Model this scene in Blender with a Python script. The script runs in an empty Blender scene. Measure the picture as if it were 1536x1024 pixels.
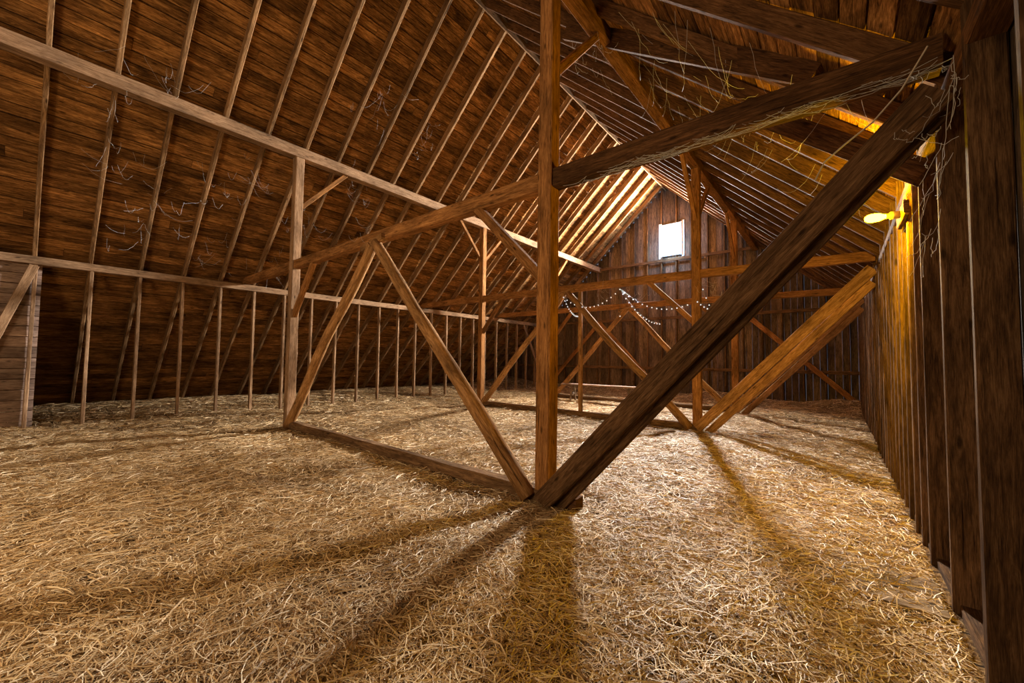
import bpy, math, random
import numpy as np
from mathutils import Vector, Matrix
random.seed(7); rng=np.random.default_rng(11)
sc=bpy.context.scene
# ------------------------------------------------ layout (metres)
K=-11.78; W=0.57; A=-2.355; Bx=-8.82; C=-5.664
Y1,Y2,Y3,YG=3.42,9.107,13.174,17.2
YN=-4.6
ZT=3.41; ZP=5.83; RID=9.10; SL=0.925
S0,SP=-0.063,0.7315
def roofz(x): return RID-SL*abs(x-C)
# ------------------------------------------------ materials
def nodes(name):
    m=bpy.data.materials.new(name); m.use_nodes=True
    nt=m.node_tree; nt.nodes.clear()
    return m,nt,nt.nodes,nt.links
def wood(name,dark,mid,light,gs=26,bump=.6,rough=.92,tmin=.7,tmax=1.2,knots=True,spec=.06,blo=.5,bhi=1.35):
    m,nt,N,L=nodes(name)
    out=N.new('ShaderNodeOutputMaterial'); b=N.new('ShaderNodeBsdfPrincipled')
    L.new(b.outputs[0],out.inputs[0])
    uv=N.new('ShaderNodeUVMap'); uv.uv_map='UVMap'
    tn=N.new('ShaderNodeUVMap'); tn.uv_map='tone'
    sx=N.new('ShaderNodeSeparateXYZ'); L.new(tn.outputs[0],sx.inputs[0])
    def tex(sc_,scale,det,dist=0,rg=.6):
        mp=N.new('ShaderNodeMapping'); mp.inputs['Scale'].default_value=(*sc_,1); L.new(uv.outputs[0],mp.inputs[0])
        n=N.new('ShaderNodeTexNoise'); n.inputs['Scale'].default_value=scale; n.inputs['Detail'].default_value=det; n.inputs['Roughness'].default_value=rg; n.inputs['Distortion'].default_value=dist
        L.new(mp.outputs[0],n.inputs['Vector']); return n
    n1=tex((2.2,gs),1.6,8,.8,.7)
    n4=tex((6,120),2.0,5,0,.7)
    mixn=N.new('ShaderNodeMath'); mixn.operation='MULTIPLY_ADD'; L.new(n4.outputs[0],mixn.inputs[0]); mixn.inputs[1].default_value=.45
    sb=N.new('ShaderNodeMath'); sb.operation='MULTIPLY'; L.new(n1.outputs[0],sb.inputs[0]); sb.inputs[1].default_value=.58
    L.new(sb.outputs[0],mixn.inputs[2])
    r=N.new('ShaderNodeValToRGB'); e=r.color_ramp.elements
    e[0].position=.40; e[0].color=(*dark,1); e[1].position=.64; e[1].color=(*light,1)
    x=e.new(.52); x.color=(*mid,1)
    L.new(mixn.outputs[0],r.inputs[0])
    n2=tex((1.1,3.2),1.2,5,.4)
    mr=N.new('ShaderNodeMapRange'); mr.inputs[1].default_value=.3; mr.inputs[2].default_value=.7; mr.inputs[3].default_value=blo; mr.inputs[4].default_value=bhi
    L.new(n2.outputs[0],mr.inputs[0])
    mt=N.new('ShaderNodeMapRange'); mt.inputs[3].default_value=tmin; mt.inputs[4].default_value=tmax
    L.new(sx.outputs[0],mt.inputs[0])
    mu=N.new('ShaderNodeMath'); mu.operation='MULTIPLY'; L.new(mr.outputs[0],mu.inputs[0]); L.new(mt.outputs[0],mu.inputs[1])
    last=mu.outputs[0]
    # long drying checks running with the grain
    n5=tex((.7,45),1.3,3,.3,.5)
    ck=N.new('ShaderNodeMapRange'); ck.inputs[1].default_value=.30; ck.inputs[2].default_value=.36; ck.inputs[3].default_value=.35; ck.inputs[4].default_value=1
    L.new(n5.outputs[0],ck.inputs[0])
    mc=N.new('ShaderNodeMath'); mc.operation='MULTIPLY'; L.new(last,mc.inputs[0]); L.new(ck.outputs[0],mc.inputs[1]); last=mc.outputs[0]
    if knots:
        mp3=N.new('ShaderNodeMapping'); mp3.inputs['Scale'].default_value=(3,9,1); L.new(uv.outputs[0],mp3.inputs[0])
        vo=N.new('ShaderNodeTexVoronoi'); vo.inputs['Scale'].default_value=1; L.new(mp3.outputs[0],vo.inputs['Vector'])
        mk=N.new('ShaderNodeMapRange'); mk.inputs[1].default_value=.06; mk.inputs[2].default_value=.15; mk.inputs[3].default_value=.3; mk.inputs[4].default_value=1
        L.new(vo.outputs['Distance'],mk.inputs[0])
        m2=N.new('ShaderNodeMath'); m2.operation='MULTIPLY'; L.new(last,m2.inputs[0]); L.new(mk.outputs[0],m2.inputs[1]); last=m2.outputs[0]
    vm=N.new('ShaderNodeVectorMath'); vm.operation='SCALE'; L.new(r.outputs[0],vm.inputs[0]); L.new(last,vm.inputs['Scale'])
    L.new(vm.outputs[0],b.inputs['Base Color'])
    b.inputs['Roughness'].default_value=rough; b.inputs['Specular IOR Level'].default_value=spec
    bp=N.new('ShaderNodeBump'); bp.inputs['Strength'].default_value=bump; bp.inputs['Distance'].default_value=.012
    L.new(mixn.outputs[0],bp.inputs['Height']); L.new(bp.outputs[0],b.inputs['Normal'])
    return m
M_post=wood('warm_timber',(.085,.035,.011),(.28,.122,.038),(.46,.225,.08))
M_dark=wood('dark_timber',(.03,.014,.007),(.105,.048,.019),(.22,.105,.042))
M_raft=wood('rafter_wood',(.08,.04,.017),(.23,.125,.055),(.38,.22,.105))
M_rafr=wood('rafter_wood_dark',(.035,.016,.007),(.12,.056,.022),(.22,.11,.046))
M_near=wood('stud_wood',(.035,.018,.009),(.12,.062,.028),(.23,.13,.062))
M_purl=wood('purlin_timber',(.12,.065,.034),(.29,.17,.092),(.44,.28,.165),tmin=.8,tmax=1.1)
M_pale=wood('dusty_timber',(.12,.065,.033),(.28,.165,.09),(.42,.27,.155),tmin=.75,tmax=1.15)
M_log=wood('peeled_log',(.12,.055,.02),(.33,.165,.06),(.52,.29,.125),gs=18)
M_sill=wood('sill_log',(.05,.026,.013),(.17,.092,.043),(.29,.175,.09),gs=18)
M_roof=wood('roof_board_wood',(.045,.018,.006),(.225,.10,.029),(.50,.25,.08),gs=20,tmin=.6,tmax=1.35,blo=.3,bhi=1.6)
M_wall=wood('wall_board_wood',(.04,.026,.018),(.13,.085,.055),(.22,.15,.10),gs=20,tmin=.6,tmax=1.3)
M_pink=wood('weathered_board',(.16,.10,.075),(.34,.23,.175),(.48,.35,.27),gs=14,tmin=.75,tmax=1.1)
M_grey=wood('grey_plank',(.10,.07,.05),(.26,.18,.12),(.40,.30,.2),gs=20)
def emis(name,col,st):
    m,nt,N,L=nodes(name); o=N.new('ShaderNodeOutputMaterial'); e=N.new('ShaderNodeEmission')
    e.inputs[0].default_value=(*col,1); e.inputs[1].default_value=st; L.new(e.outputs[0],o.inputs[0]); return m
def plain(name,col,rough=.5,metal=0):
    m,nt,N,L=nodes(name); o=N.new('ShaderNodeOutputMaterial'); b=N.new('ShaderNodeBsdfPrincipled')
    n=N.new('ShaderNodeTexNoise'); n.inputs['Scale'].default_value=30
    r=N.new('ShaderNodeValToRGB'); r.color_ramp.elements[0].color=(*[c*.7 for c in col],1); r.color_ramp.elements[1].color=(*col,1)
    L.new(n.outputs[0],r.inputs[0]); L.new(r.outputs[0],b.inputs['Base Color'])
    b.inputs['Roughness'].default_value=rough; b.inputs['Metallic'].default_value=metal
    L.new(b.outputs[0],o.inputs[0]); return m
# ------------------------------------------------ mesh builder
class MB:
    def __init__(s): s.v=[];s.f=[];s.uv=[];s.t=[]
    def beam(s,p0,p1,w,h,up=None,seg=None,jit=.003,ch=.008,tone=None,bow=0):
        p0=Vector(p0);p1=Vector(p1);d=p1-p0;Ln=d.length;d=d/Ln
        if up is None: up=Vector((0,1,0)) if abs(d.z)>.95 else Vector((0,0,1))
        sd=d.cross(Vector(up)).normalized(); uu=sd.cross(d).normalized()
        a,b=w/2,h/2; c=min(ch,a*.4,b*.4)
        sec=[(-a+c,-b),(a-c,-b),(a,-b+c),(a,b-c),(a-c,b),(-a+c,b),(-a,b-c),(-a,-b+c)]
        s._sweep(p0,d,sd,uu,Ln,sec,seg or max(1,int(Ln/.6)),jit,tone,bow)
    def log(s,p0,p1,r0,r1,n=12,jit=.006,tone=None,bow=.04):
        p0=Vector(p0);p1=Vector(p1);d=p1-p0;Ln=d.length;d=d/Ln
        up=Vector((0,1,0)) if abs(d.z)>.95 else Vector((0,0,1))
        sd=d.cross(up).normalized(); uu=sd.cross(d).normalized()
        sec=[(math.cos(2*math.pi*i/n),math.sin(2*math.pi*i/n)) for i in range(n)]
        s._sweep(p0,d,sd,uu,Ln,sec,max(4,int(Ln/.25)),jit,tone,bow,(r0,r1))
    def _sweep(s,p0,d,sd,uu,Ln,sec,seg,jit,tone,bow,taper=None):
        n=len(sec); base=len(s.v); tone=random.random() if tone is None else tone
        ou,ov=random.uniform(0,50),random.uniform(0,50)
        per=[0]
        for i in range(n):
            a=sec[i];b=sec[(i+1)%n]; k=(taper[0] if taper else 1)
            per.append(per[-1]+math.hypot(a[0]-b[0],a[1]-b[1])*k)
        ph=random.uniform(0,6)
        for j in range(seg+1):
            t=j/seg; c=p0+d*(Ln*t)
            if bow: c=c+sd*(bow*math.sin(t*math.pi*2+ph)*math.sin(t*math.pi))+uu*(bow*math.sin(t*5+ph*2)*math.sin(t*math.pi))
            k=(taper[0]+(taper[1]-taper[0])*t) if taper else 1
            for (x,y) in sec:
                q=c+sd*(x*k+random.uniform(-jit,jit))+uu*(y*k+random.uniform(-jit,jit))
                s.v.append(q[:])
        for j in range(seg):
            for i in range(n):
                i2=(i+1)%n
                s.f.append((base+j*n+i,base+j*n+i2,base+(j+1)*n+i2,base+(j+1)*n+i))
                u0=Ln*j/seg+ou;u1=Ln*(j+1)/seg+ou
                s.uv+= [(u0,per[i]+ov),(u0,per[i+1]+ov),(u1,per[i+1]+ov),(u1,per[i]+ov)]
                s.t+=[tone]*4
        for j,rev in((0,True),(seg,False)):
            idx=[base+j*n+i for i in range(n)]; o=list(range(n))
            if rev: o=o[::-1]
            s.f.append(tuple(idx[i] for i in o))
            for i in o:
                k=taper[0] if taper else 1
                s.uv.append((ou+sec[i][0]*k,ov+sec[i][1]*k)); s.t.append(tone*.8)
    def poly(s,pts,ax=(0,1),tone=None):
        tone=random.random() if tone is None else tone
        b=len(s.v); s.v+= [tuple(p) for p in pts]; s.f.append(tuple(range(b,b+len(pts))))
        for p in pts: s.uv.append((p[ax[0]],p[ax[1]])); s.t.append(tone)
    def obj(s,name,mat,parent=None,smooth=False):
        me=bpy.data.meshes.new(name); me.from_pydata(s.v,[],s.f); 
        u=me.uv_layers.new(name='UVMap'); u.data.foreach_set('uv',np.array(s.uv,dtype=np.float32).ravel())
        t=me.uv_layers.new(name='tone'); tt=np.zeros((len(s.t),2),dtype=np.float32); tt[:,0]=s.t; t.data.foreach_set('uv',tt.ravel())
        me.materials.append(mat)
        if smooth: me.polygons.foreach_set('use_smooth',[len(p.vertices)==4 for p in me.polygons])
        me.update()
        o=bpy.data.objects.new(name,me); sc.collection.objects.link(o)
        if parent: o.parent=parent
        return o
def empty(name,loc=(0,0,0)):
    o=bpy.data.objects.new(name,None); sc.collection.objects.link(o); return o
def one(name,mat,fn,parent=None,smooth=False):
    b=MB(); fn(b); return b.obj(name,mat,parent,smooth)
# ------------------------------------------------ floor + straw
def hgt(x,y):
    h=.03*np.sin(x*1.3+.7*np.sin(y*.9))*np.cos(y*1.1+.5)+.018*np.sin(x*3.1+y*2.3)*np.sin(y*3.7-x*1.9)+.03
    h=h+.28*np.clip((y-14.6)/2.2,0,1)**2*(.75+.25*np.sin(x*1.7+1))
    h=h+.18*np.clip((-x-10.6)/2.5,0,1)**1.5
    return h
nx,ny=200,260
xs=np.linspace(-15.6,.75,nx); ys=np.linspace(YN-.1,YG+.1,ny)
X,Y=np.meshgrid(xs,ys); Z=hgt(X,Y)
V=np.stack([X.ravel(),Y.ravel(),Z.ravel()],1)
idx=np.arange(nx*ny).reshape(ny,nx)
F=np.stack([idx[:-1,:-1].ravel(),idx[:-1,1:].ravel(),idx[1:,1:].ravel(),idx[1:,:-1].ravel()],1)
me=bpy.data.meshes.new('floor'); me.from_pydata(V.tolist(),[],F.tolist()); me.polygons.foreach_set('use_smooth',[True]*len(F))
m,nt,N,L=nodes('chaff_floor')
o_=N.new('ShaderNodeOutputMaterial'); b_=N.new('ShaderNodeBsdfPrincipled'); L.new(b_.outputs[0],o_.inputs[0])
tc=N.new('ShaderNodeTexCoord')
def nz(scale,det,dist=0,mscale=None,rot=0):
    n=N.new('ShaderNodeTexNoise'); n.inputs['Scale'].default_value=scale; n.inputs['Detail'].default_value=det; n.inputs['Distortion'].default_value=dist
    if mscale:
        mp=N.new('ShaderNodeMapping'); mp.inputs['Scale'].default_value=mscale; mp.inputs['Rotation'].default_value=(0,0,rot); L.new(tc.outputs['Object'],mp.inputs[0]); L.new(mp.outputs[0],n.inputs['Vector'])
    else: L.new(tc.outputs['Object'],n.inputs['Vector'])
    return n
na=nz(14,5,1.2,(1,4,1),.6); nb=nz(14,5,1.2,(4,1,1),-.4); nc=nz(.9,4)
mx=N.new('ShaderNodeMath'); mx.operation='MAXIMUM'; L.new(na.outputs[0],mx.inputs[0]); L.new(nb.outputs[0],mx.inputs[1])
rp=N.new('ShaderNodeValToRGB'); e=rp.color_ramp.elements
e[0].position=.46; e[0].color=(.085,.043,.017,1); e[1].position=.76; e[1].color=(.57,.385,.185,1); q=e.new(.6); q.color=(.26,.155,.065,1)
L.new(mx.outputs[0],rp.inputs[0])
mr=N.new('ShaderNodeMapRange'); mr.inputs[1].default_value=.3; mr.inputs[2].default_value=.7; mr.inputs[3].default_value=.7; mr.inputs[4].default_value=1.2; L.new(nc.outputs[0],mr.inputs[0])
sy=N.new('ShaderNodeSeparateXYZ'); L.new(tc.outputs['Object'],sy.inputs[0])
md=N.new('ShaderNodeMath'); md.operation='PINGPONG'; L.new(sy.outputs[1],md.inputs[0]); md.inputs[1].default_value=.14
sm=N.new('ShaderNodeMapRange'); sm.inputs[1].default_value=.004; sm.inputs[2].default_value=.014; sm.inputs[3].default_value=.15; sm.inputs[4].default_value=1; L.new(md.outputs[0],sm.inputs[0])
mm=N.new('ShaderNodeMath'); mm.operation='MULTIPLY'; L.new(mr.outputs[0],mm.inputs[0]); L.new(sm.outputs[0],mm.inputs[1])
vm=N.new('ShaderNodeVectorMath'); vm.operation='SCALE'; L.new(rp.outputs[0],vm.inputs[0]); L.new(mm.outputs[0],vm.inputs['Scale']); L.new(vm.outputs[0],b_.inputs['Base Color'])
b_.inputs['Roughness'].default_value=.9; b_.inputs['Specular IOR Level'].default_value=.1
bp=N.new('ShaderNodeBump'); bp.inputs['Strength'].default_value=.8; bp.inputs['Distance'].default_value=.03; L.new(mx.outputs[0],bp.inputs['Height']); L.new(bp.outputs[0],b_.inputs['Normal'])
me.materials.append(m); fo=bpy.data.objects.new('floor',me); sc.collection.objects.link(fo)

YAW=.6919
def straw(n,dmin,dmax):
    d=rng.uniform(dmin,dmax,n)
    fx,fy=-math.sin(YAW),math.cos(YAW)
    r=d*rng.uniform(-1.5,1.5,n)
    x=fx*d+math.cos(YAW)*r; y=fy*d+math.sin(YAW)*r
    return x,y
def wide(n):
    return rng.uniform(-15,W-.1,n), rng.uniform(YN+.3,YG-.2,n)
x1,y1=straw(250000,.7,7.5)
x2,y2=straw(90000,6.5,17)
x3,y3=wide(60000)
x=np.concatenate([x1,x2,x3]); y=np.concatenate([y1,y2,y3])
ok=(x>-15)&(x<W-.1)&(y>YN+.2)&(y<YG-.15)
pl=(x>-.55)&(x<.5)&(y>3.38)&(y<3.9)&(rng.random(len(x))<.5)
cov=np.sin(x*2.1+1.3*np.sin(y*1.7))*np.sin(y*2.6+x*.8)
ok&=~pl; ok&=~((cov>.45)&(rng.random(len(x))<.5))
x=x[ok]; y=y[ok]; n=len(x)
th=rng.uniform(0,math.pi*2,n); Ls=rng.gamma(6,.022,n).clip(.04,.28); kap=rng.normal(0,1.4,n); wd=rng.uniform(.0019,.0052,n)
dist=np.hypot(x,y); wd=wd*(1+np.clip((dist-4)/8,0,1)*.8)
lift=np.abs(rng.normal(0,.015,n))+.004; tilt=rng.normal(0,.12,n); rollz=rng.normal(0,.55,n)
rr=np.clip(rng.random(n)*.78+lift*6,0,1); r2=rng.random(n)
ss=np.array([-.5,-.18,.18,.5])
P=[]
for s_ in ss:
    px=x+Ls*(s_*np.cos(th)-kap*s_*s_*.5*np.sin(th)); py=y+Ls*(s_*np.sin(th)+kap*s_*s_*.5*np.cos(th))
    pz=hgt(px,py)+lift+tilt*s_*Ls+.02*(0.25-s_*s_)*(Ls/.15)
    a=th+kap*s_
    wx=-np.sin(a)*wd*.5; wy=np.cos(a)*wd*.5; wz=wd*.5*rollz
    P.append(np.stack([px-wx,py-wy,pz-wz],1)); P.append(np.stack([px+wx,py+wy,pz+wz],1))
P=np.stack(P,1).reshape(-1,3)
P[:,0]=np.clip(P[:,0],-15.3,W-.08)
b0=np.arange(n)*8
Fq=np.stack([np.stack([b0+2*j,b0+2*j+1,b0+2*j+3,b0+2*j+2],1) for j in range(3)],1).reshape(-1,4)
me=bpy.data.meshes.new('straw_bedding')
me.vertices.add(len(P)); me.vertices.foreach_set('co',P.astype(np.float32).ravel())
me.loops.add(Fq.size); me.loops.foreach_set('vertex_index',Fq.astype(np.int32).ravel())
me.polygons.add(len(Fq)); me.polygons.foreach_set('loop_start',np.arange(0,Fq.size,4,dtype=np.int32))
try: me.polygons.foreach_set('loop_total',np.full(len(Fq),4,dtype=np.int32))
except Exception: pass
me.update(calc_edges=True)
uvl=me.uv_layers.new(name='UVMap')
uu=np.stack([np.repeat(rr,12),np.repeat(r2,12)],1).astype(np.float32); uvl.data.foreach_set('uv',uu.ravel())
m,nt,N,L=nodes('straw')
o_=N.new('ShaderNodeOutputMaterial'); b_=N.new('ShaderNodeBsdfPrincipled'); L.new(b_.outputs[0],o_.inputs[0])
uv=N.new('ShaderNodeUVMap'); uv.uv_map='UVMap'; sx=N.new('ShaderNodeSeparateXYZ'); L.new(uv.outputs[0],sx.inputs[0])
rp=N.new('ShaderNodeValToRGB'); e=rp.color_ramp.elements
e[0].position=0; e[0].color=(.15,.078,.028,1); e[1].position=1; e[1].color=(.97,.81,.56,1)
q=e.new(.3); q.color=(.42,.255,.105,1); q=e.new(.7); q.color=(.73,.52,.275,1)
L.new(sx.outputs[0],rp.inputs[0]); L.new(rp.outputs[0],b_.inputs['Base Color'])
b_.inputs['Roughness'].default_value=.55; b_.inputs['Specular IOR Level'].default_value=.25
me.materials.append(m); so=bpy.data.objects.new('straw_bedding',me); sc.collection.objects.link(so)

def fp(b):
    for i in range(2):
        y=3.52+i*.26
        b.beam((-.55+random.uniform(-.2,.1),y,.03),(.47,y+.01,.035),.25,.03,jit=.002,tone=.5)
one('floor_planks',M_grey,fp,fo)
# ------------------------------------------------ roof boards
cf=math.sqrt(1+SL*SL)
def roofside(b,sgn,Dmax):
    s=0; bw=.19
    while s<Dmax*cf:
        D0=s/cf; y=YN-random.uniform(0,3)
        D1=D0+(bw-.014)/cf; Dm=(D0+D1)/2
        while y<YG+.05:
            l=random.choice([3.66,4.27,4.88]); y0=max(y,YN); y1=min(y+l-.006,YG+.05)
            if y1>y0+.05:
                zz=RID-SL*Dm+.145+random.uniform(-.006,.006)
                nrm=Vector((sgn*SL,0,1)).normalized()
                b.beam((C+sgn*Dm,y0,zz),(C+sgn*Dm,y1,zz),bw-.014,.022,up=nrm,seg=5,jit=.003,ch=.003)
            y+=l
        s+=bw
rb=MB(); roofside(rb,-1,9.9); roofside(rb,1,6.75)
ceil=rb.obj('ceiling',M_roof)
def skin(b):
    for sgn,D in((-1,10),(1,6.9)):
        z0=RID+.19; z1=RID-SL*D+.19
        b.poly([(C,YN,z0),(C,YG+.1,z0),(C+sgn*D,YG+.1,z1),(C+sgn*D,YN,z1)])
    b.poly([(-15.55,YN,-.1),(-15.55,YG,-.1),(-15.55,YG,.8),(-15.55,YN,.8)],(1,2))
one('roof_backing',M_dark,skin,ceil)  # backing sheets added outside the boards to keep world light out
# ------------------------------------------------ rafters
rf=empty('roof_framing')
def rafters(b,sgn,D):
    i=-6
    while S0+SP*i<YG-.1:
        y=S0+SP*i+random.uniform(-.015,.015)
        if y>YN+.1:
            b.beam((C+sgn*.02,y,RID-.02),(C+sgn*D,y,RID-SL*D),.062,.17,seg=8,jit=.003,bow=.014)
        i+=1
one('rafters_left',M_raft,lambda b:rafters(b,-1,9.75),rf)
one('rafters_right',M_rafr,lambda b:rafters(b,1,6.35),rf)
one('ridge_board',M_raft,lambda b:b.beam((C,YN,RID-.06),(C,YG,RID-.06),.03,.28,seg=20),rf)
one('purlin_left',M_purl,lambda b:b.beam((Bx,YN,ZP),(Bx,YG,ZP),.20,.22,seg=30,jit=.004),rf)
one('purlin_right',M_post,lambda b:b.beam((A,YN,ZP),(A,YG,ZP),.18,.20,seg=30,jit=.004),rf)
one('plate_left',M_pale,lambda b:b.beam((K,YN,3.25),(K,YG,3.25),.16,.15,seg=30,jit=.004),rf)
one('plate_right',M_dark,lambda b:b.beam((W,YN,3.11),(W,YG,3.11),.14,.09,seg=30,jit=.003),rf)
def scab(b):
    b.beam((-.45,4.42,3.83),(.50,4.0,2.86),.09,.17,tone=.3)
    b.beam((-3.1,4.95,6.5),(-.1,4.2,4.0),.08,.22,tone=.2)
one('spliced_rafter',M_dark,scab,rf)
# ------------------------------------------------ bents
def knee(b,x,y,z,dx,dy,dz,w=.09,h=.11):
    b.beam((x,y,z),(x+dx,y+dy,z+dz),w,h)
for i,y in enumerate((Y1,Y2,Y3)):
    e=empty('timber_truss_frame')
    one('post_main',M_post,lambda b:b.beam((A,y,-.05),(A,y,ZP-.09),.17,.17,seg=14,jit=.004,ch=.012,tone=.8),e)
    one('post_far_side',M_purl if i==0 else M_post,lambda b:b.beam((Bx,y,-.05),(Bx,y,ZP-.09),.17,.17,seg=14,jit=.004,ch=.012),e)
    def tie(b):
        if i==0:
            b.beam((A-.05,y+.02,ZT),(W-.06,y+.02,ZT-.02),.15,.20,seg=10,jit=.005,ch=.015,tone=.4)
        else: b.beam((A-.05,y+.02,ZT),(W-.06,y+.02,ZT-.05),.15,.17,seg=10,jit=.005,ch=.015)
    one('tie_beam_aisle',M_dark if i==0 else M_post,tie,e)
    one('tie_beam',M_post,lambda b:b.beam((K-.15,y+.02,ZT+.03),(A-.05,y+.02,ZT),.15,.18,seg=18,jit=.005,ch=.015),e)
    one('sill',M_sill,lambda b:b.beam((Bx,y-.02,.11),(A,y-.02,.105),.17,.15,seg=14,jit=.008,ch=.045),e)
    def logs(b):
        yy=y-.10
        b.log((C+.12,yy,ZT-.12),(A-.13,yy,.08),.08,.095)
        b.log((C-.02,yy+.03,ZT-.12),(Bx+.14,yy+.03,.08),.08,.09)
        b.beam((C-.3,yy+.04,ZT-.16),(C+.3,yy+.04,ZT-.05),.12,.1)
    one('log_struts',M_log,logs,e,True)
    def diag(b):
        if i==0:
            b.beam((A+.04,y-.12,.08),(W-.10,y-.12,3.10),.075,.19,seg=10,jit=.004,tone=.5)
            b.beam((A+.13,y-.05,.02),(W-.10,y-.05,3.03),.05,.17,seg=10,jit=.004,tone=.2)
        else:
            b.beam((A+.02,y-.13,.10),(W-.10,y-.13,3.12),.07,.19,seg=10,tone=.9)
            b.beam((A+.2,y-.02,.0),(W-.10,y-.02,2.90),.06,.15,seg=10,tone=.8)
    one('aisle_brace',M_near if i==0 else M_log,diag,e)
    def kb(b):
        knee(b,A-.05,y,2.35,-1.0,0,1.0); knee(b,Bx+.05,y,2.35,.85,0,1.0)
        if i<2: knee(b,A,y+.05,4.6,0,1.0,1.1,.08,.09)
        if i>0: knee(b,A,y-.05,4.6,0,-1.0,1.1,.08,.09)
        knee(b,Bx,y+.05,4.65,0,1.0,1.1,.08,.09)
        if i>0: knee(b,Bx,y-.05,4.65,0,-1.0,1.1,.08,.09)
    one('knee_braces',M_post,kb,e)
    if i==0: one('foot_block',M_dark,lambda b:b.beam((A+.09,y+.03,.09),(A+.38,y+.03,.08),.14,.16),e)
    if i==1: one('prop_post',M_log,lambda b:b.beam((-5.2,y,0),(-5.22,y,ZT-.1),.09,.09),e)
# ------------------------------------------------ left stud wall
wl=empty('wall_left')
def studsL(b):
    i=-6
    while S0+SP*i<YG-.05:
        y=S0+SP*i; x=K+random.uniform(-.01,.01)
        b.beam((x,y+random.uniform(-.02,.02),0),(x,y,3.19),.11,.055,seg=5)
        i+=1
one('studs',M_pale,studsL,wl)
one('wall_brace',M_pale,lambda b:(b.beam((K+.09,-.95,.1),(K+.09,-.08,3.15),.05,.13),b.beam((K+.09,YG-.4,.1),(K+.09,YG-2.2,3.15),.05,.13)),wl)
def pinkw(b):
    z=.1
    while z<3.2:
        b.beam((K-.1,YN,z),(K-.1,.02,z),.025,.19,seg=3); z+=.2
one('board_infill',M_pink,pinkw,wl)
# ------------------------------------------------ right stud wall
wr=empty('wall_right')
def studsR(b):
    i=-6
    while S0+SP*i<YG-.05:
        y=S0+SP*i
        top=3.62 if y<4 else 3.45
        b.beam((W,y,.0),(W,y,top),.14,.06,seg=6,jit=.002)
        if i>=6: b.beam((W,y+SP*.5,.0),(W,y+SP*.5,3.09),.14,.05,seg=6,jit=.002)
        i+=1
one('studs',M_near,studsR,wr)
def boardsR(b):
    y=YN
    while y<YG:
        b.beam((W+.09,y+.1,-.05),(W+.09,y+.1,3.5),.025,.196,seg=3,jit=.002); y+=.2
one('boards',M_wall,boardsR,wr)
one('sole_plate',M_near,lambda b:b.beam((W+.01,YN,.05),(W+.01,YG,.05),.11,.06,seg=20),wr)
# ------------------------------------------------ gable wall with window
wx0,wx1,wz0,wz1=-5.86,-5.02,6.04,7.38
wf=empty('wall_far')
def gable(b,yy,win):
    x=-15.5
    while x<W+.1:
        x2=x+.2; xm=(x+x2)/2; top=roofz(xm)+.12
        if top>.1:
            if win and xm>wx0-.08 and xm<wx1+.08:
                b.beam((xm,yy,-.05),(xm,yy,wz0),.196,.025,seg=3,jit=.002)
                b.beam((xm,yy,wz1),(xm,yy,top),.196,.025,seg=1,jit=.002)
            else: b.beam((xm,yy,-.05),(xm,yy,top),.196,.025,seg=5,jit=.002)
        x=x2
one('boards',M_wall,lambda b:gable(b,YG+.02,True),wf)
def gst(b):
    x=W-.3
    while x>-15:
        top=roofz(x)-.08
        if top>.2:
            if wx0-.05<x<wx1+.05:
                b.beam((x,YG-.07,0),(x,YG-.07,wz0-.05),.05,.12); b.beam((x,YG-.07,wz1+.05),(x,YG-.07,top),.05,.12)
            else: b.beam((x,YG-.07,0),(x,YG-.07,top),.05,.12,seg=5)
        x-=.61
one('studs',M_near,gst,wf)
def grt(b):
    for z in (1.2,3.35,5.82): 
        xx=min((RID-z)/SL-.1,W-C)
        b.beam((C-(RID-z)/SL+.1,YG-.15,z),(C+xx,YG-.15,z),.05,.12,seg=8)
one('girts',M_near,grt,wf)
def gbr(b):
    b.beam((-2.66,YG-.21,3.3),(.45,YG-.21,.2),.05,.17); b.beam((-8.7,YG-.21,3.3),(-11.6,YG-.21,.2),.05,.17)
    b.beam((-2.66,YG-.21,3.3),(-5.4,YG-.21,.3),.05,.15); b.beam((-8.7,YG-.21,3.3),(-5.9,YG-.21,.3),.05,.15)
one('braces',M_post,gbr,wf)
wn=empty('wall_near'); one('boards',M_wall,lambda b:gable(b,YN-.02,False),wn)
wi=empty('window_1')
WD=.34   # deep reveal
def fr(b):
    ym=YG-.08+(WD+.1)/2
    for x in(wx0,wx1): b.beam((x,ym,wz0-.04),(x,ym,wz1+.04),.05,WD+.12)
    for z in(wz0,wz1): b.beam((wx0,ym,z),(wx1,ym,z),WD+.12,.05)
    for x in(wx0-.06,wx1+.06): b.beam((x,YG-.02,wz0-.1),(x,YG-.02,wz1+.1),.10,.03)
one('frame',plain('painted_reveal',(.75,.76,.78),.7),fr,wi)
yp=YG+WD-.02
b=MB(); b.poly([(wx0,yp,wz0),(wx1,yp,wz0),(wx1,yp,wz1),(wx0,yp,wz1)],(0,2)); b.obj('daylight_pane',emis('daylight_glass',(1.0,.96,.90),3100),wi)
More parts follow.
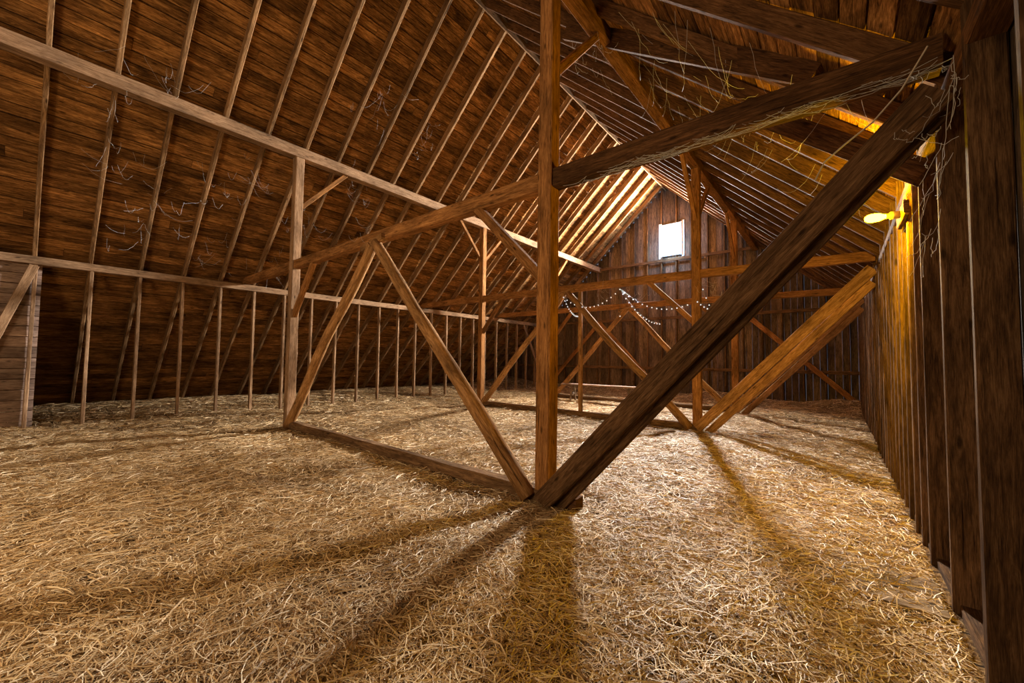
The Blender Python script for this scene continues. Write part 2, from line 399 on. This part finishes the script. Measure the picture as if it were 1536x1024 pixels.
# ------------------------------------------------ lamp
def lathe(prof,n,org,axis):
    org=Vector(org); ax=Vector(axis).normalized(); t=Vector((0,0,1)) if abs(ax.z)<.9 else Vector((1,0,0))
    s=ax.cross(t).normalized(); u=s.cross(ax); vs=[];fs=[]
    for (d,r) in prof:
        for i in range(n):
            a=2*math.pi*i/n; vs.append((org+ax*d+s*(r*math.cos(a))+u*(r*math.sin(a)))[:])
    for j in range(len(prof)-1):
        for i in range(n):
            fs.append((j*n+i,j*n+(i+1)%n,(j+1)*n+(i+1)%n,(j+1)*n+i))
    return vs,fs
def lobj(name,parts,mat,parent):
    V=[];Fc=[]
    for v,f in parts:
        b=len(V); V+=v; Fc+=[tuple(k+b for k in q) for q in f]
    me=bpy.data.meshes.new(name); me.from_pydata(V,[],Fc); me.materials.append(mat)
    me.polygons.foreach_set('use_smooth',[True]*len(Fc)); o=bpy.data.objects.new(name,me); sc.collection.objects.link(o)
    if parent:o.parent=parent
    return o
la=empty('wall_lamp'); LP=Vector((.36,4.97,2.87)); LA=(-.95,-.2,-.03)
lobj('bulb',[lathe([(0,.0),(.0,.015),(.02,.025),(.05,.036),(.10,.040),(.13,.034),(.15,.018),(.155,0)],20,LP,LA)],emis('lamp_glow',(1,.60,.0003),2100),la)
lobj('socket',[lathe([(-.09,0),(-.09,.035),(-.03,.035),(-.02,.022),(.0,.022),(.0,0)],16,LP,LA)],plain('porcelain',(.3,.25,.18),.4),la)
one('mount_block',M_near,lambda b:b.beam((.475,4.75,2.87),(.475,5.3,2.87),.04,.12),la)
# ------------------------------------------------ curves helper
def curves(name,lines,rad,mat,parent=None):
    cu=bpy.data.curves.new(name,'CURVE'); cu.dimensions='3D'; cu.bevel_depth=rad; cu.bevel_resolution=1
    for pts in lines:
        s=cu.splines.new('POLY'); s.points.add(len(pts)-1)
        for k,p in enumerate(pts): s.points[k].co=(*p,1)
    cu.materials.append(mat); o=bpy.data.objects.new(name,cu); sc.collection.objects.link(o)
    if parent:o.parent=parent
    return o
def sag(p,q,s,n=14):
    p=Vector(p);q=Vector(q); return [tuple(p.lerp(q,i/n)-Vector((0,0,s*4*(i/n)*(1-i/n)))) for i in range(n+1)]
sl=empty('string_lights')
runs=[sag((-5.65,8.95,3.2),(-4.05,8.95,3.25),.35),sag((-4.05,8.95,3.25),(-2.5,8.95,2.75),.25),sag((-2.3,8.95,2.8),(-1.4,9.0,3.0),.3),
      sag((-4.05,8.95,3.25),(-3.6,10.4,2.5),.2),[( -4.05,8.95,3.25),(-4.05,8.96,2.6)],
      sag((-5.65,8.95,3.2),(-6.6,11.5,3.0),.2),sag((-2.28,13.0,3.2),(-2.25,9.2,3.1),.6)]
curves('cord',runs,.005,plain('cord_dark',(.08,.07,.05)),sl)
parts=[]
for r_ in runs:
    for i in range(0,len(r_),1):
        p=Vector(r_[i]); parts.append(lathe([(0,0),(.004,.011),(.014,.015),(.026,.010),(.032,0)],6,p-Vector((0,0,.04)),(0,0,1)))
lobj('bulbs',parts,emis('fairy_bulb',(1,.95,.88),1.0),sl)
# cobwebs
lines=[]
def jl(l,j): return [tuple(Vector(v)+Vector([random.uniform(-j,j) for _ in range(3)])) for v in l]
def blob(c,rad,n):
    c=Vector(c)
    for _ in range(n):
        a=c+Vector([random.gauss(0,rad*.5) for _ in range(3)]); q=a+Vector([random.gauss(0,rad*.45) for _ in range(3)])
        lines.append(jl(sag(a,q,random.uniform(0,rad*.4),7),.01))
for i in range(90):
    x=-2.2+2.5*random.random(); z=3.30+random.uniform(-.01,.01)
    p=(x,3.34+random.uniform(-.02,.12),z); q=(x+random.uniform(.1,.5),3.34+random.uniform(-.02,.12),z+random.uniform(-.02,.015)); lines.append(jl(sag(p,q,random.uniform(.0,.04),6),.005))
for i in range(50):
    x=random.uniform(-2.2,.3); yy=random.uniform(3.7,6.5); z=roofz(x)-.1
    lines.append(jl(sag((x,yy,z),(x+random.uniform(-.5,.5),yy+.7,z+random.uniform(-.3,.1)),random.uniform(.05,.2),8),.01))
for i in range(22):
    x=random.uniform(.34,.48); yy=random.uniform(2.9,4.2); z=random.uniform(2.2,3.1)
    lines.append(jl(sag((.48,yy,z),(x,yy+random.uniform(-.2,.3),z-random.uniform(.1,.35)),random.uniform(.0,.08),6),.008))
for c_ in [(.38,3.3,2.95),(.42,3.15,2.75),(.44,2.9,3.0)]: blob(c_,.12,8)
for c_ in [(-10.4,1.5),(-10.0,2.2),(-10.9,1.1),(-9.6,2.9),(-11.2,2.4),(-9.2,5.0),(-8.7,1.2),(-9.0,.6),(-7.6,4.5),(-11.3,3.7),(-10.2,4.1),(-9.9,.9),(-8.0,6.0)]:
    blob((c_[0],c_[1],roofz(c_[0])-.16),.45,13)
for c_ in [(-6,3.4,3.5),(-2.0,8.9,3.0),(-4.6,9,3.2),(-3.6,9,3.0),(-1.5,6.0,4.9),(-.6,4.5,4.0),(-2.3,4.3,5.3)]: blob(c_,.25,12)
mw=plain('cobweb_silk',(.55,.52,.47),.8)
curves('cobwebs',lines,.0013,mw)
curves('hanging_cord',[[(.40,3.0,3.22),(.30,3.05,3.05),(.18,3.1,2.93),(.05,3.15,2.86),(-.05,3.2,2.80),(-.10,3.22,2.70)]],.005,plain('cord_pale',(.5,.4,.28)))
# plank bench
be=empty('plank_bench')
one('top',M_pink,lambda b:b.beam((-7.9,12.55,.62),(-5.0,12.75,.62),.34,.05),be)
def bl(b):
    for x,y in((-7.5,12.58),(-5.4,12.72)):
        for dy in(-.13,.13): b.beam((x,y+dy*1.4,.03),(x,y+dy*.6,.6),.06,.05)
        b.beam((x,y-.15,.3),(x,y+.15,.3),.04,.06)
one('legs',M_grey,bl,be)
# ------------------------------------------------ lights
def area(name,loc,tgt,size,pw,col):
    l=bpy.data.lights.new(name,'AREA'); l.shape='DISK'; l.size=size; l.energy=pw; l.color=col
    o=bpy.data.objects.new(name,l); sc.collection.objects.link(o); o.location=loc
    o.rotation_euler=(Vector(tgt)-Vector(loc)).to_track_quat('-Z','Y').to_euler(); return o
area('fill_light_warm',(-3.5,-3.2,2.2),(-8.0,9,6.0),2.2,210,(1,.72,.42))  # soft warm fill added behind the camera, no fixture there
area('fill_light_loft',(-5.6,-3.5,5.5),(-6,6,2.0),2.5,60,(1,.76,.5))  # second added fill, higher up behind the camera
l=bpy.data.lights.new('window_glow_fill','POINT'); l.energy=230; l.color=(.2,.52,1); l.shadow_soft_size=.2  # added blue point light, stands in for the halo around the window
o=bpy.data.objects.new('window_glow_fill',l); sc.collection.objects.link(o); o.location=((wx0+wx1)/2,YG-.7,wz0+.3)
w=bpy.data.worlds.new('world'); sc.world=w; w.use_nodes=True
w.node_tree.nodes['Background'].inputs[0].default_value=(.5,.6,.8,1); w.node_tree.nodes['Background'].inputs[1].default_value=.3
# ------------------------------------------------ camera
f,pitch,roll=591.9,.0451,.0139
Fh=Vector((-math.sin(YAW),math.cos(YAW),0)); R=Vector((math.cos(YAW),math.sin(YAW),0)); U=Vector((0,0,1))
F=Fh*math.cos(pitch)+U*math.sin(pitch); U2=U*math.cos(pitch)-Fh*math.sin(pitch)
R3=R*math.cos(roll)+U2*math.sin(roll); U3=U2*math.cos(roll)-R*math.sin(roll)
cd=bpy.data.cameras.new('camera'); cd.sensor_width=36; cd.lens=36*f/1536; cd.clip_start=.05
co=bpy.data.objects.new('camera',cd); sc.collection.objects.link(co)
mt=Matrix(((R3.x,U3.x,-F.x,0),(R3.y,U3.y,-F.y,0),(R3.z,U3.z,-F.z,1.5),(0,0,0,1)))
co.matrix_world=mt
sc.camera=co
sc.view_settings.view_transform='Standard'; sc.view_settings.look='None'; sc.view_settings.exposure=0
